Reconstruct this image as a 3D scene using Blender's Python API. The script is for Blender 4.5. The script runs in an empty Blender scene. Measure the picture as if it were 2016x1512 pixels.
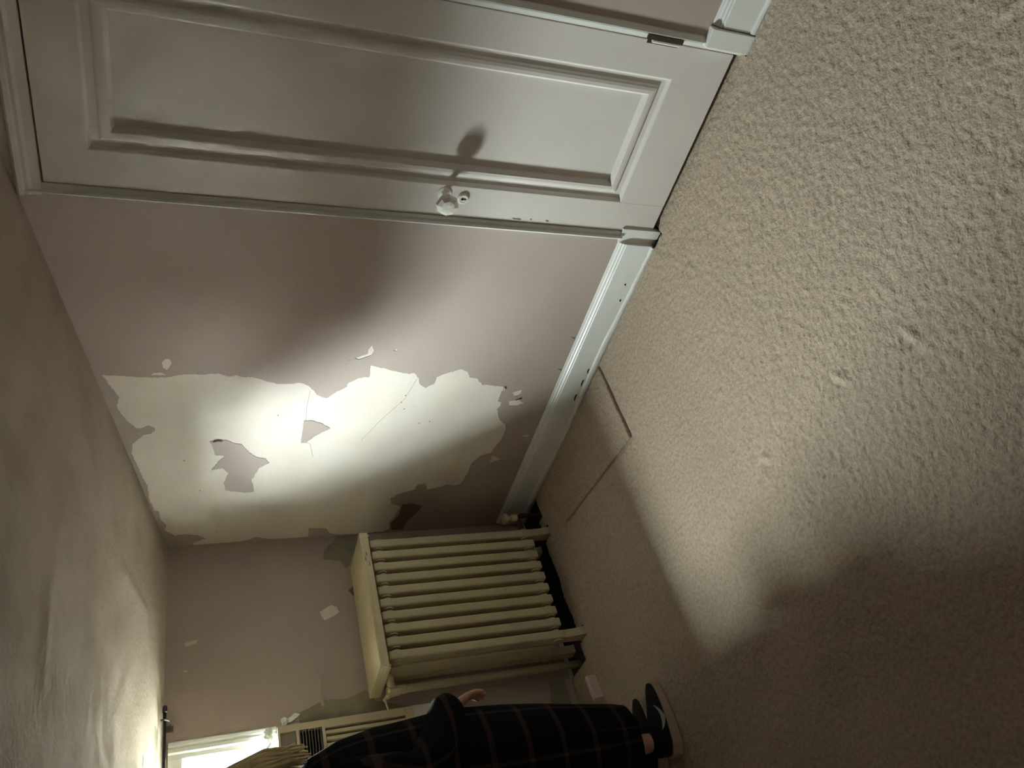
import bpy, bmesh, math, random
import numpy as np
from mathutils import Vector, Matrix
from mathutils.geometry import tessellate_polygon

random.seed(7); rng = np.random.default_rng(11)
SC = bpy.context.scene
COL = SC.collection
PI = math.pi

# ------------------------------------------------------------------ camera
CAM = Vector((3.2571, -2.1843, 1.6)); YAW, PITCH, ROLL, FPX = -0.79334, 0.38318, -0.00222, 1573.57
fw = Vector((math.sin(YAW)*math.cos(PITCH), math.cos(YAW)*math.cos(PITCH), -math.sin(PITCH)))
r0 = Vector((math.cos(YAW), -math.sin(YAW), 0)); d0 = fw.cross(r0)
rt = r0*math.cos(ROLL) + d0*math.sin(ROLL); dn = fw.cross(rt)
cd = bpy.data.cameras.new('camera'); cam = bpy.data.objects.new('camera', cd); COL.objects.link(cam)
cd.sensor_width = 36; cd.lens = FPX/2016*36; cd.clip_start = .02
m = Matrix.Identity(4)                      # the phone was held sideways: world "down" is to the right of the frame
for i in range(3):
    m[i][0] = dn[i]; m[i][1] = rt[i]; m[i][2] = -fw[i]; m[i][3] = CAM[i]
cam.matrix_world = m
SC.camera = cam

# ------------------------------------------------------------------ world, light, exposure
SC.view_settings.view_transform = 'Standard'; SC.view_settings.look = 'None'
SC.view_settings.gamma = 1; SC.view_settings.use_curve_mapping = False
SC.view_settings.exposure = 1.2
W = bpy.data.worlds.new('overcast_sky'); SC.world = W; W.use_nodes = True
wn, wl = W.node_tree.nodes, W.node_tree.links
wn.clear()
tc = wn.new('ShaderNodeTexCoord'); sx = wn.new('ShaderNodeSeparateXYZ'); cr = wn.new('ShaderNodeValToRGB')
mr = wn.new('ShaderNodeMapRange'); bg = wn.new('ShaderNodeBackground'); wo = wn.new('ShaderNodeOutputWorld')
wl.new(tc.outputs['Generated'], sx.inputs[0]); wl.new(sx.outputs['Z'], mr.inputs['Value'])
mr.inputs['From Min'].default_value = -1; mr.inputs['From Max'].default_value = 1
wl.new(mr.outputs[0], cr.inputs[0]); wl.new(cr.outputs[0], bg.inputs[0]); wl.new(bg.outputs[0], wo.inputs[0])
e = cr.color_ramp.elements
e[0].position = .49; e[0].color = (.022, .022, .020, 1)           # ground
e[1].position = .51; e[1].color = (.19, .195, .20, 1)           # overcast sky: brighter overhead than at the horizon
_z = e.new(1.0); _z.color = (.94, .99, 1, 1)
bg.inputs['Strength'].default_value = 520.0
pl = bpy.data.lights.new('window_portal', 'AREA'); pl.shape = 'RECTANGLE'; pl.size = .39; pl.size_y = .42
pl.cycles.is_portal = True
plo = bpy.data.objects.new('window_portal', pl); COL.objects.link(plo)
plo.matrix_world = Matrix(((0, 0, -1, -.08), (1, 0, 0, -1.108), (0, -1, 0, 1.46), (0, 0, 0, 1)))

SC.cycles.use_denoising = True
SC.cycles.max_bounces = 12; SC.cycles.diffuse_bounces = 8; SC.cycles.transparent_max_bounces = 8
SC.cycles.sample_clamp_indirect = 120

# ------------------------------------------------------------------ materials
def lin(c):
    return tuple((v/255/12.92 if v/255 <= .04045 else ((v/255+.055)/1.055)**2.4) for v in c)
def mat(name, rgb, rough=.6, bump=0, bscale=200, var=0, vscale=4, var_rgb=None, spec=.3, metal=0, detail=4):
    M = bpy.data.materials.new(name); M.use_nodes = True
    n, l = M.node_tree.nodes, M.node_tree.links
    b = n['Principled BSDF']; c = lin(rgb)
    b.inputs['Base Color'].default_value = (*c, 1); b.inputs['Roughness'].default_value = rough
    b.inputs['Specular IOR Level'].default_value = spec; b.inputs['Metallic'].default_value = metal
    t = n.new('ShaderNodeTexCoord')
    if var:
        nz = n.new('ShaderNodeTexNoise'); nz.inputs['Scale'].default_value = vscale; nz.inputs['Detail'].default_value = detail
        l.new(t.outputs['Object'], nz.inputs['Vector'])
        r = n.new('ShaderNodeMapRange'); r.inputs['From Min'].default_value = .4; r.inputs['From Max'].default_value = .75
        r.inputs['To Max'].default_value = var; l.new(nz.outputs['Fac'], r.inputs['Value'])
        mx = n.new('ShaderNodeMix'); mx.data_type = 'RGBA'
        mx.inputs[6].default_value = (*c, 1); mx.inputs[7].default_value = (*lin(var_rgb), 1)
        l.new(r.outputs[0], mx.inputs[0]); l.new(mx.outputs[2], b.inputs['Base Color'])
    if bump:
        nb = n.new('ShaderNodeTexNoise'); nb.inputs['Scale'].default_value = bscale; nb.inputs['Detail'].default_value = 3
        l.new(t.outputs['Object'], nb.inputs['Vector'])
        bp = n.new('ShaderNodeBump'); bp.inputs['Strength'].default_value = bump; bp.inputs['Distance'].default_value = .004
        l.new(nb.outputs['Fac'], bp.inputs['Height']); l.new(bp.outputs[0], b.inputs['Normal'])
    return M
M_MAUVE = mat('mauve_wall_paint', (176, 163, 155), .55, .12, 120, .5, 2.2, (166, 150, 140))
M_CREAM = mat('bare_cream_plaster', (228, 222, 212), .7, .25, 60, .6, 6, (219, 209, 192))
M_CEIL = mat('stained_ceiling_plaster', (182, 170, 156), .85, .9, 55, .7, 5, (150, 138, 120))
M_WALL2 = mat('plain_wall_paint', (216, 204, 194), .6)
M_WHITE = mat('grey_white_gloss_paint', (208, 203, 198), .4, .1, 90, .35, 7, (198, 192, 186), .35)
M_TRIM = mat('white_trim_paint', (222, 225, 222), .33, .08, 70, .3, 9, (206, 208, 204), .45)
M_CASE = mat('window_white_paint', (235, 238, 236), .4)
M_RAD = mat('yellowed_radiator_paint', (198, 188, 155), .45, .15, 60, .5, 9, (178, 166, 132))
M_COVER = mat('cream_cover_paint', (214, 202, 168), .5, .15, 50, .5, 9, (188, 172, 132))
M_CARPET = mat('beige_carpet_pile', (181, 165, 147), .95, .7, 170, .65, 95, (138, 124, 107), .05, detail=3)
M_FLOOR = mat('dark_floorboards', (40, 33, 28), .8)
M_DARK = mat('black_gap', (14, 12, 10), .9)
M_RUST = mat('rusty_iron', (66, 48, 42), .75, .3, 200)
M_KNOB = mat('white_glass_knob', (226, 224, 216), .12, spec=.7)
M_BRASS = mat('dull_metal', (120, 112, 98), .4, metal=.7)
M_ROD = mat('dark_rod_metal', (34, 34, 48), .3, spec=.6)
M_AC = mat('beige_plastic', (190, 180, 152), .5)
M_ACD = mat('grey_panel_plastic', (120, 114, 108), .5)
M_BLACK = mat('black_plastic', (22, 22, 26), .5)
M_SKIN = mat('skin', (196, 148, 130), .5)
M_HAIR = mat('blonde_hair', (224, 208, 166), .4, var=.7, vscale=30, var_rgb=(178, 156, 108))
M_SHOE = mat('black_knit', (12, 12, 13), .75, .4, 500)
M_SOLE = mat('off_white_sole', (176, 156, 140), .6)
M_LOGO = mat('pale_logo', (150, 158, 160), .4)
M_GREY = mat('greenish_old_plaster', (146, 142, 122), .75, .3, 60, .8, 12, (124, 120, 100))
M_LCREAM = mat('old_cream_paint', (206, 200, 176), .7, .2, 60)
M_BROWN = mat('brown_glue_stain', (116, 98, 84), .8, .2, 60)
M_GREEN = mat('old_green_paint', (104, 124, 100), .6)
M_PLASTIC = mat('clear_crumpled_plastic', (228, 236, 232), .3, spec=.5)
M_PINK = mat('pale_pink_paint', (214, 190, 180), .6)
M_WOODLIP = mat('raw_edge', (150, 138, 118), .8)

# glass that lets daylight through
M_GLASS = bpy.data.materials.new('window_glass'); M_GLASS.use_nodes = True
_n, _l = M_GLASS.node_tree.nodes, M_GLASS.node_tree.links
_n.clear()
_o = _n.new('ShaderNodeOutputMaterial'); _t = _n.new('ShaderNodeBsdfTransparent'); _g = _n.new('ShaderNodeBsdfGlossy')
_f = _n.new('ShaderNodeFresnel'); _m = _n.new('ShaderNodeMixShader')
_t.inputs[0].default_value = (.95, .98, .96, 1); _g.inputs['Roughness'].default_value = .02
_ge = _n.new('ShaderNodeNewGeometry'); _sb = _n.new('ShaderNodeMath'); _sb.operation = 'SUBTRACT'; _sb.inputs[0].default_value = 1
_mu = _n.new('ShaderNodeMath'); _mu.operation = 'MULTIPLY'      # reflect on the outer faces only: no total reflection inside the thin pane
_l.new(_ge.outputs['Backfacing'], _sb.inputs[1]); _l.new(_sb.outputs[0], _mu.inputs[0]); _l.new(_f.outputs[0], _mu.inputs[1])
_l.new(_mu.outputs[0], _m.inputs[0]); _l.new(_t.outputs[0], _m.inputs[1]); _l.new(_g.outputs[0], _m.inputs[2]); _l.new(_m.outputs[0], _o.inputs[0])

# plaid cloth: thin pale lines on near black
M_PLAID = bpy.data.materials.new('black_plaid_cloth'); M_PLAID.use_nodes = True
def plaid(M):
    n, l = M.node_tree.nodes, M.node_tree.links
    b = n['Principled BSDF']; b.inputs['Roughness'].default_value = .9; b.inputs['Specular IOR Level'].default_value = .1
    uv = n.new('ShaderNodeUVMap'); s = n.new('ShaderNodeSeparateXYZ'); l.new(uv.outputs[0], s.inputs[0])
    fac = []
    for ax, per, wd in (('X', .125, .035), ('Y', .115, .05)):
        a = n.new('ShaderNodeMath'); a.operation = 'DIVIDE'; a.inputs[1].default_value = per; l.new(s.outputs[ax], a.inputs[0])
        f = n.new('ShaderNodeMath'); f.operation = 'FRACT'; l.new(a.outputs[0], f.inputs[0])
        g = n.new('ShaderNodeMath'); g.operation = 'LESS_THAN'; g.inputs[1].default_value = wd/per*.35; l.new(f.outputs[0], g.inputs[0])
        fac.append(g)
    nz = n.new('ShaderNodeTexNoise'); nz.inputs['Scale'].default_value = 9; l.new(uv.outputs[0], nz.inputs['Vector'])
    ad = n.new('ShaderNodeMath'); ad.operation = 'ADD'; l.new(fac[0].outputs[0], ad.inputs[0]); l.new(fac[1].outputs[0], ad.inputs[1])
    mu = n.new('ShaderNodeMath'); mu.operation = 'MULTIPLY'; l.new(ad.outputs[0], mu.inputs[0]); mu.inputs[1].default_value = .28
    c2 = n.new('ShaderNodeMix'); c2.data_type = 'RGBA'; c2.inputs[6].default_value = (*lin((70, 66, 58)), 1); c2.inputs[7].default_value = (*lin((96, 62, 54)), 1)
    l.new(nz.outputs['Fac'], c2.inputs[0])
    mx = n.new('ShaderNodeMix'); mx.data_type = 'RGBA'; mx.inputs[6].default_value = (*lin((15, 15, 19)), 1)
    l.new(mu.outputs[0], mx.inputs[0]); l.new(c2.outputs[2], mx.inputs[7]); l.new(mx.outputs[2], b.inputs['Base Color'])
plaid(M_PLAID)

# ------------------------------------------------------------------ helpers
def link(name, bm, material, parent=None, smooth=False, bevel=0):
    if bevel: bmesh.ops.bevel(bm, geom=bm.edges[:], offset=bevel, segments=2, affect='EDGES', profile=.6)
    me = bpy.data.meshes.new(name); bmesh.ops.recalc_face_normals(bm, faces=bm.faces[:]); bm.to_mesh(me); bm.free()
    o = bpy.data.objects.new(name, me); COL.objects.link(o)
    for mm in (material if isinstance(material, (list, tuple)) else [material]): me.materials.append(mm)
    if smooth:
        me.polygons.foreach_set('use_smooth', [True]*len(me.polygons))
    if parent: o.parent = parent
    return o
def empty(name, loc=(0, 0, 0)):
    o = bpy.data.objects.new(name, None); COL.objects.link(o); o.empty_display_size = .05; o.location = loc
    return o
def put(o, root):                       # parent without moving
    o.parent = root; o.matrix_parent_inverse = Matrix.Translation(-root.location)
    return o
def tag(o, label=None, cat=None, group=None, kind=None):
    if label: o['label'] = label
    if cat: o['category'] = cat
    if group: o['group'] = group
    if kind: o['kind'] = kind
    return o
def box(bm, lo, hi, bev=0, seg=2):
    t = bmesh.new(); bmesh.ops.create_cube(t, size=1)
    for v in t.verts: v.co = Vector([lo[i] + (v.co[i]+.5)*(hi[i]-lo[i]) for i in range(3)])
    if bev: bmesh.ops.bevel(t, geom=t.edges[:], offset=bev, segments=seg, affect='EDGES', profile=.5)
    me = bpy.data.meshes.new('t'); t.to_mesh(me); t.free(); bm.from_mesh(me); bpy.data.meshes.remove(me)
    return bm
def boxo(name, lo, hi, material, parent=None, bev=.002):
    return link(name, box(bmesh.new(), lo, hi, bev), material, parent)
def frame_at(d):
    d = d.normalized(); a = Vector((0, 0, 1)) if abs(d.z) < .9 else Vector((1, 0, 0))
    u = d.cross(a).normalized(); return u, d.cross(u).normalized()
def tube(bm, pts, rad, n=12, cap=True, flat=None):
    pts = [Vector(p) for p in pts]; rad = rad if isinstance(rad, (list, tuple)) else [rad]*len(pts)
    rings = []; u0 = None
    for i, p in enumerate(pts):
        d = (pts[min(i+1, len(pts)-1)]-pts[max(i-1, 0)])
        if u0 is None: u, v = frame_at(d)
        else:
            u = (u0 - d.normalized()*u0.dot(d.normalized())).normalized(); v = d.normalized().cross(u)
        u0 = u
        rings.append([bm.verts.new(p + (u*math.cos(2*PI*k/n) + v*math.sin(2*PI*k/n)*(flat or 1))*rad[i]) for k in range(n)])
    for a, b in zip(rings, rings[1:]):
        for k in range(n): bm.faces.new((a[k], a[(k+1) % n], b[(k+1) % n], b[k]))
    if cap: bm.faces.new(rings[0][::-1]); bm.faces.new(rings[-1])
    return bm
def lathe(bm, c, axis, prof, n=24):     # prof: (distance along the axis, radius)
    axis = Vector(axis).normalized(); u, v = frame_at(axis); c = Vector(c)
    rings = [[bm.verts.new(c + axis*h + (u*math.cos(2*PI*k/n)+v*math.sin(2*PI*k/n))*max(r, 1e-4)) for k in range(n)] for h, r in prof]
    for a, b in zip(rings, rings[1:]):
        for k in range(n): bm.faces.new((a[k], a[(k+1) % n], b[(k+1) % n], b[k]))
    bm.faces.new(rings[0][::-1]); bm.faces.new(rings[-1])
    return bm
def slab(bm, loops, to3, d0, d1):       # polygon with holes, given thickness: to3(a, b, d) -> point
    flat = [p for lp in loops for p in lp]
    tri = tessellate_polygon([[Vector((a, b, 0)) for a, b in lp] for lp in loops])
    f = [bm.verts.new(to3(a, b, d0)) for a, b in flat]; k = [bm.verts.new(to3(a, b, d1)) for a, b in flat]
    for t in tri:
        try: bm.faces.new([f[i] for i in t]); bm.faces.new([k[i] for i in reversed(t)])
        except ValueError: pass
    o = 0
    for lp in loops:
        for i in range(len(lp)):
            a, b = o+i, o+(i+1) % len(lp)
            try: bm.faces.new((f[a], f[b], k[b], k[a]))
            except ValueError: pass
        o += len(lp)
    return bm
XZ = lambda a, b, d: (a, d, b)          # polygons on the back wall
YZ = lambda a, b, d: (d, a, b)          # polygons on the left wall
XY = lambda a, b, d: (a, b, d)
def rough(lp, step=.007, amp=.0022):    # torn, fibrous edge
    out = []
    for i, p in enumerate(lp):
        q = lp[(i+1) % len(lp)]; L = math.hypot(q[0]-p[0], q[1]-p[1]); n = max(1, int(L/step))
        nx, ny = -(q[1]-p[1])/(L+1e-9), (q[0]-p[0])/(L+1e-9)
        for k in range(n):
            t = k/n; j = random.uniform(-amp, amp) if k else 0
            out.append((p[0]+(q[0]-p[0])*t+nx*j, p[1]+(q[1]-p[1])*t+ny*j))
    return out
def extr(bm, prof, p0, p1, ax):          # sweep a closed profile; ax='x': profile is (y, z); 'z': (x, y); 'y': (x, z)
    mk = {'x': lambda a, b, t: (t, a, b), 'z': lambda a, b, t: (a, b, t), 'y': lambda a, b, t: (a, t, b)}[ax]
    A = [bm.verts.new(mk(a, b, p0)) for a, b in prof]; B = [bm.verts.new(mk(a, b, p1)) for a, b in prof]
    n = len(prof)
    for i in range(n): bm.faces.new((A[i], A[(i+1) % n], B[(i+1) % n], B[i]))
    bm.faces.new(A[::-1]); bm.faces.new(B)
    return bm
def smooth_noise(shape, sigma):
    h, w = shape; ky = np.fft.fftfreq(h)[:, None]; kx = np.fft.rfftfreq(w)[None, :]
    f = np.fft.rfft2(rng.standard_normal(shape))*np.exp(-2*(PI*sigma)**2*(kx*kx+ky*ky))
    z = np.fft.irfft2(f, s=shape); return z/z.std()
def grid_mesh(name, xs, ys, zz, material, keep=None):
    nx, ny = len(xs), len(ys)
    co = np.empty((ny, nx, 3), np.float32); co[..., 0] = xs[None, :]; co[..., 1] = ys[:, None]; co[..., 2] = zz
    idx = np.arange(nx*ny).reshape(ny, nx)
    q = np.stack([idx[:-1, :-1], idx[:-1, 1:], idx[1:, 1:], idx[1:, :-1]], -1)
    if keep is not None: q = q[keep]
    q = q.reshape(-1, 4)
    me = bpy.data.meshes.new(name); me.vertices.add(nx*ny); me.vertices.foreach_set('co', co.ravel())
    me.loops.add(q.size); me.loops.foreach_set('vertex_index', q.ravel().astype(np.int32))
    me.polygons.add(len(q)); me.polygons.foreach_set('loop_start', np.arange(0, q.size, 4, dtype=np.int32))
    me.update(calc_edges=True); me.polygons.foreach_set('use_smooth', np.ones(len(q), bool))
    me.materials.append(material)
    o = bpy.data.objects.new(name, me); COL.objects.link(o); return o

# ------------------------------------------------------------------ room shell
RX, RY = 4.5, -4.2                      # room: x 0..RX, y RY..0; low wall at x=0 under a sloping ceiling
def ceil_z(x): return min(1.69 + .199*x, 2.45)
XF = (2.45-1.69)/.199
tag(boxo('floor', (-.13, RY-.1, -.10), (RX+.1, .15, -.022), M_FLOOR, bev=0), kind='structure')

# ceiling: sloping plaster with trowel ridges, then flat
xs = np.arange(-.02, XF+.001, .016); ys = np.arange(RY-.02, .021, .02)
zz = 1.69 + .199*xs[None, :] + .0005*smooth_noise((len(ys), len(xs)), 1.2) + .0025*smooth_noise((len(ys), len(xs)), 9)
def ridge(p, q, w, h):
    px, py = xs[None, :], ys[:, None]; dx, dy = q[0]-p[0], q[1]-p[1]; L2 = dx*dx+dy*dy
    t = np.clip(((px-p[0])*dx+(py-p[1])*dy)/L2, 0, 1); d = np.hypot(px-p[0]-t*dx, py-p[1]-t*dy)
    return h*np.exp(-(d/w)**2)
zz = zz - ridge((.86, -.55), (.60, -.50), .03, .006) - ridge((.62, -.50), (.34, -.50), .03, .006) - ridge((.34, -.52), (.24, -.95), .05, .007)
zz = zz - ridge((1.22, -.98), (1.18, -1.16), .03, .006) - ridge((1.2, -.6), (1.22, -.98), .04, .004)
patch = np.clip(1-((xs[None, :]-.62)/.38)**2-((ys[:, None]+1.0)/.55)**2, 0, 1)
zz = zz - patch*.0022*smooth_noise((len(ys), len(xs)), 1.1)
fade = np.clip((xs[None, :]-.0)/.05, 0, 1)*np.clip((-ys[:, None])/.05, 0, 1)
zz = 1.69 + .199*xs[None, :] + (zz-(1.69+.199*xs[None, :]))*fade
ceil = tag(grid_mesh('ceiling', xs, ys, zz, M_CEIL), kind='structure')
boxo('flat_ceiling', (XF-.03, RY-.02, 2.446), (RX+.1, .02, 2.55), M_CEIL, ceil, 0)
link('roof_lining', slab(bmesh.new(), [[(-.215, 1.652), (-.12, 1.672), (XF, 2.47), (RX+.1, 2.56), (RX+.1, 2.7), (-.215, 1.90)]], XZ, .12, RY-.1), M_DARK, ceil)  # unseen roof slab; its eave is shaped to block steep sky light
# smooth greenish grey strip of ceiling over the window
cp = [(.262, -.852), (.16, -.846), (.101, -.856), (.104, -.95), (.107, -1.35), (.29, -1.35), (.288, -1.15), (.285, -1.049), (.279, -.95)]
link('plaster_patch', slab(bmesh.new(), [rough(cp, .03, .004)], lambda a, b, d: (a, b, 1.69+.199*a-d), .0045, -.004), M_GREY, ceil)

# back wall: cream plaster core with the door opening, torn mauve paint skin on top
DL, DR, DT = 1.832, 2.512, 1.985
wall_poly = [(-.13, -.1), (DL, -.1), (DL, DT), (DR, DT), (DR, -.1), (RX+.1, -.1), (RX+.1, 2.5), (XF, 2.5), (-.13, 1.70)]
wb = tag(link('wall_back', slab(bmesh.new(), [wall_poly], XZ, 0, .12), M_CREAM), kind='structure')
PEEL = [(1.08, 1.881), (1.075, 1.821), (1.069, 1.768), (1.067, 1.731), (1.069, 1.676), (1.085, 1.615), (1.083, 1.559), (1.09, 1.503), (1.075, 1.468), (1.082, 1.445), (1.071, 1.415), (1.073, 1.386), (1.054, 1.344), (1.038, 1.3), (1.037, 1.251), (1.044, 1.215), (1.028, 1.182), (1.005, 1.161), (0.977, 1.145), (0.957, 1.105), (0.995, 1.069), (1.019, 1.036), (1.042, 1.03), (1.07, 0.994), (1.075, 0.953), (1.138, 0.96), (1.134, 0.939), (1.117, 0.884), (1.104, 0.841), (1.093, 0.799), (1.1, 0.78), (1.067, 0.753), (1.038, 0.744), (1.014, 0.718), (1.038, 0.684), (1.077, 0.682), (1.101, 0.642), (1.123, 0.587), (1.107, 0.558), (1.078, 0.545), (1.068, 0.505), (1.034, 0.478), (1.031, 0.436), (1.022, 0.379), (0.932, 0.379), (0.926, 0.362), (0.905, 0.36), (0.884, 0.37), (0.846, 0.355), (0.808, 0.333), (0.779, 0.301), (0.745, 0.291), (0.682, 0.294), (0.624, 0.311), (0.589, 0.318), (0.573, 0.363), (0.515, 0.397), (0.466, 0.397), (0.41, 0.404), (0.365, 0.41), (0.355, 0.45), (0.366, 0.477), (0.353, 0.507), (0.332, 0.568), (0.378, 0.585), (0.375, 0.625), (0.337, 0.629), (0.311, 0.7), (0.275, 0.734), (0.235, 0.719), (0.211, 0.674), (0.145, 0.687), (0.079, 0.709), (0.036, 0.697), (0.011, 0.723), (0.01, 0.859), (0.012, 0.951), (0.03, 0.988), (0.07, 1.005), (0.082, 1.087), (0.014, 1.082), (0.008, 1.145), (0.015, 1.258), (0.035, 1.315), (0.012, 1.368), (0.008, 1.441), (0.008, 1.505), (0.008, 1.583), (0.02, 1.588), (0.053, 1.534), (0.083, 1.569), (0.095, 1.617), (0.087, 1.658), (0.132, 1.70), (0.172, 1.691), (0.206, 1.712), (0.272, 1.721), (0.28, 1.736), (0.357, 1.752), (0.446, 1.757), (0.534, 1.780), (0.608, 1.795), (0.654, 1.808), (0.713, 1.799), (0.76, 1.762), (0.778, 1.724), (0.797, 1.721), (0.813, 1.744), (0.798, 1.767), (0.794, 1.778), (0.818, 1.8), (0.864, 1.826), (0.887, 1.833), (0.923, 1.845), (0.966, 1.832), (1.018, 1.856)]
ISL = [[(0.715, 1.528), (0.72, 1.469), (0.704, 1.444), (0.692, 1.408), (0.639, 1.377), (0.611, 1.35), (0.598, 1.309), (0.57, 1.294), (0.539, 1.332), (0.462, 1.358), (0.38, 1.344), (0.374, 1.378), (0.395, 1.46), (0.447, 1.468), (0.513, 1.453), (0.547, 1.477), (0.534, 1.518), (0.591, 1.491), (0.622, 1.466), (0.629, 1.504), (0.676, 1.515)],
       [(0.827, 1.179), (0.828, 1.15), (0.81, 1.108), (0.778, 1.068), (0.743, 1.114), (0.693, 1.156), (0.693, 1.178), (0.776, 1.178)]]
CHIPS = [[(1.144, 1.69), (1.16, 1.68), (1.16, 1.667), (1.14, 1.658), (1.115, 1.667), (1.103, 1.676), (1.115, 1.687)],
         [(1.078, 1.73), (1.09, 1.719), (1.093, 1.697), (1.082, 1.679), (1.077, 1.676)],
         [(1.244, 0.969), (1.218, 0.957), (1.193, 0.962), (1.168, 1.008), (1.175, 1.024), (1.2, 0.978), (1.224, 0.978)],
         [(1.22, 0.885), (1.227, 0.867), (1.213, 0.871)], [(0.987, 0.329), (1.004, 0.291), (0.978, 0.288), (0.96, 0.313)],
         [(0.935, 0.329), (0.942, 0.288), (0.92, 0.255), (0.904, 0.281), (0.905, 0.321)], [(0.703, 0.218), (0.713, 0.163), (0.693, 0.169)],
         [(0.516, 0.305), (0.571, 0.308), (0.54, 0.259)], [(1.165, 1.051), (1.167, 1.039), (1.161, 1.047)]]
SK = .0016
skin_l = [(0, 0), (1.80, 0), (1.80, ceil_z(1.80)), (0, 1.69)]
tag(link('paint_layer', slab(bmesh.new(), [skin_l, rough(PEEL)] + [rough(c, .006, .0012) for c in CHIPS], XZ, -SK, -.0002), M_MAUVE, wb), 'mauve paint with torn edges')
for s in ISL: link('paint_remnant', slab(bmesh.new(), [rough(s)], XZ, -SK, -.0002), M_MAUVE, wb)
link('paint_layer', slab(bmesh.new(), [[(2.55, 0), (RX, 0), (RX, 2.45), (XF, 2.45), (2.55, ceil_z(2.55))]], XZ, -SK, -.0002), M_MAUVE, wb)
link('paint_layer', slab(bmesh.new(), [[(1.80, 2.03), (2.55, 2.03), (2.55, ceil_z(2.55)), (1.80, ceil_z(1.80))]], XZ, -SK, -.0002), M_MAUVE, wb)
tag(link('green_paint_spot', slab(bmesh.new(), [rough([(0.76, 1.778), (0.794, 1.770), (0.812, 1.744), (0.797, 1.723), (0.78, 1.725), (0.766, 1.739), (0.759, 1.765)], .008, .001)], XZ, -.0009, -.0001), M_GREEN, wb), 'old green paint')
tag(link('glue_stain', slab(bmesh.new(), [rough([(0.23, 0.67), (0.233, 0.621), (0.208, 0.567), (0.149, 0.589), (0.09, 0.619), (0.02, 0.631), (0.02, 0.685), (0.078, 0.70), (0.144, 0.67)])], XZ, -.0022, -.001), M_BROWN, wb), 'dark brown glue stain')
# curled flakes of paint standing off the tear
for (a, b), (c, d), w in (((1.022, .379), (1.0, .377), .010), ((.942, .30), (.950, .275), .007), ((.712, 1.515), (.716, 1.48), .008)):
    bm = bmesh.new(); L = Vector((c-a, d-b)); nrm = Vector((-L.y, L.x)).normalized()
    rows = [[bm.verts.new((a+(c-a)*t+nrm.x*w*s*(1-abs(2*t-1)*.6), -.002-.006*s*s, b+(d-b)*t+nrm.y*w*s*(1-abs(2*t-1)*.6))) for t in (0, .25, .5, .75, 1)] for s in (0, .5, 1)]
    for p, q in zip(rows, rows[1:]):
        for i in range(4): bm.faces.new((p[i], p[i+1], q[i+1], q[i]))
    fo = link('paint_flake', bm, M_MAUVE, wb); md = fo.modifiers.new('t', 'SOLIDIFY'); md.thickness = .0008
# hairline plaster cracks and pin holes in the bare area
for pts in ([(.70, 1.178), (.685, 1.14), (.60, 1.12)], [(.83, 1.17), (.90, 1.175), (1.0, 1.17)], [(.70, .93), (.82, .87), (.95, .79), (1.07, .76)]):
    link('crack', tube(bmesh.new(), [(a, -.0002, b) for a, b in pts], .0006, 5), M_BROWN, wb)
for a, b in ((.60, 1.62), (.40, 1.56), (.93, .80), (.97, .79), (.89, .78), (.80, .70), (.81, .655), (.10, 1.49), (.86, 1.28)):
    link('nail_hole', lathe(bmesh.new(), (a, .001, b), (0, -1, 0), [(0, .003), (.0012, .003), (.0014, .001)], 8), M_BROWN, wb)

# left wall with the window opening
WY0, WY1, WZ0, WZ1 = -1.286, -.93, .76, 1.63
wl_ = tag(link('wall_left', slab(bmesh.new(), [[(RY-.1, -.1), (.12, -.1), (.12, 1.69), (RY-.1, 1.69)], [(WY0, WZ0), (WY1, WZ0), (WY1, WZ1), (WY0, WZ1)]], YZ, 0, -.075), M_CREAM), kind='structure')
LH = [[(-.002, 0.946), (-.002, 0.849), (-0.107, 0.862), (-0.116, 0.885), (-0.169, 0.906), (-0.184, 0.925), (-0.138, 0.949), (-0.13, 0.998), (-0.125, 1.027), (-0.073, 1.015), (-0.035, 0.971)],
      [(-0.39, 1.068), (-0.362, 1.016), (-0.373, 0.991), (-0.4, 0.983), (-0.414, 1.003), (-0.434, 1.05), (-0.411, 1.063)]]
link('paint_layer', slab(bmesh.new(), [[(RY, 0), (0, 0), (0, 1.69), (RY, 1.69)], [(WY0, WZ0), (WY1, WZ0), (WY1, WZ1), (WY0, WZ1)]] + [rough(l, .008, .0015) for l in LH[1:]], YZ, SK, .0002), M_MAUVE, wl_)
for lp, M_, nm in ((LH[0], M_GREY, 'plaster_patch'), ([(-0.826, 1.195), (-0.804, 1.139), (-0.786, 1.086), (-0.794, 1.005), (-0.783, 0.962), (-0.768, 0.918), (-0.821, 0.883), (-0.841, 0.822), (-0.859, 0.761), (-0.91, .70), (-0.93, .76), (-.93, 1.05), (-0.90, 1.176), (-0.867, 1.194)], M_GREY, 'plaster_patch'),
                   ([(-0.466, 1.618), (-0.461, 1.588), (-0.461, 1.569), (-0.476, 1.575), (-0.484, 1.614)], M_LCREAM, 'scuff'), ([(-0.587, 1.626), (-0.587, 1.604), (-0.596, 1.614)], M_LCREAM, 'scuff'),
                   ([(-0.844, 0.105), (-0.85, 0.03), (-0.969, 0.032), (-0.962, 0.128)], M_GREY, 'plaster_patch'), ([(-0.17, .80), (-.30, .93), (-.33, .91), (-.22, .79)], M_BROWN, 'scuff')):
    link(nm, slab(bmesh.new(), [rough(lp, .01, .0015)], YZ, SK+.0008, SK-.0004), M_, wl_)
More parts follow.
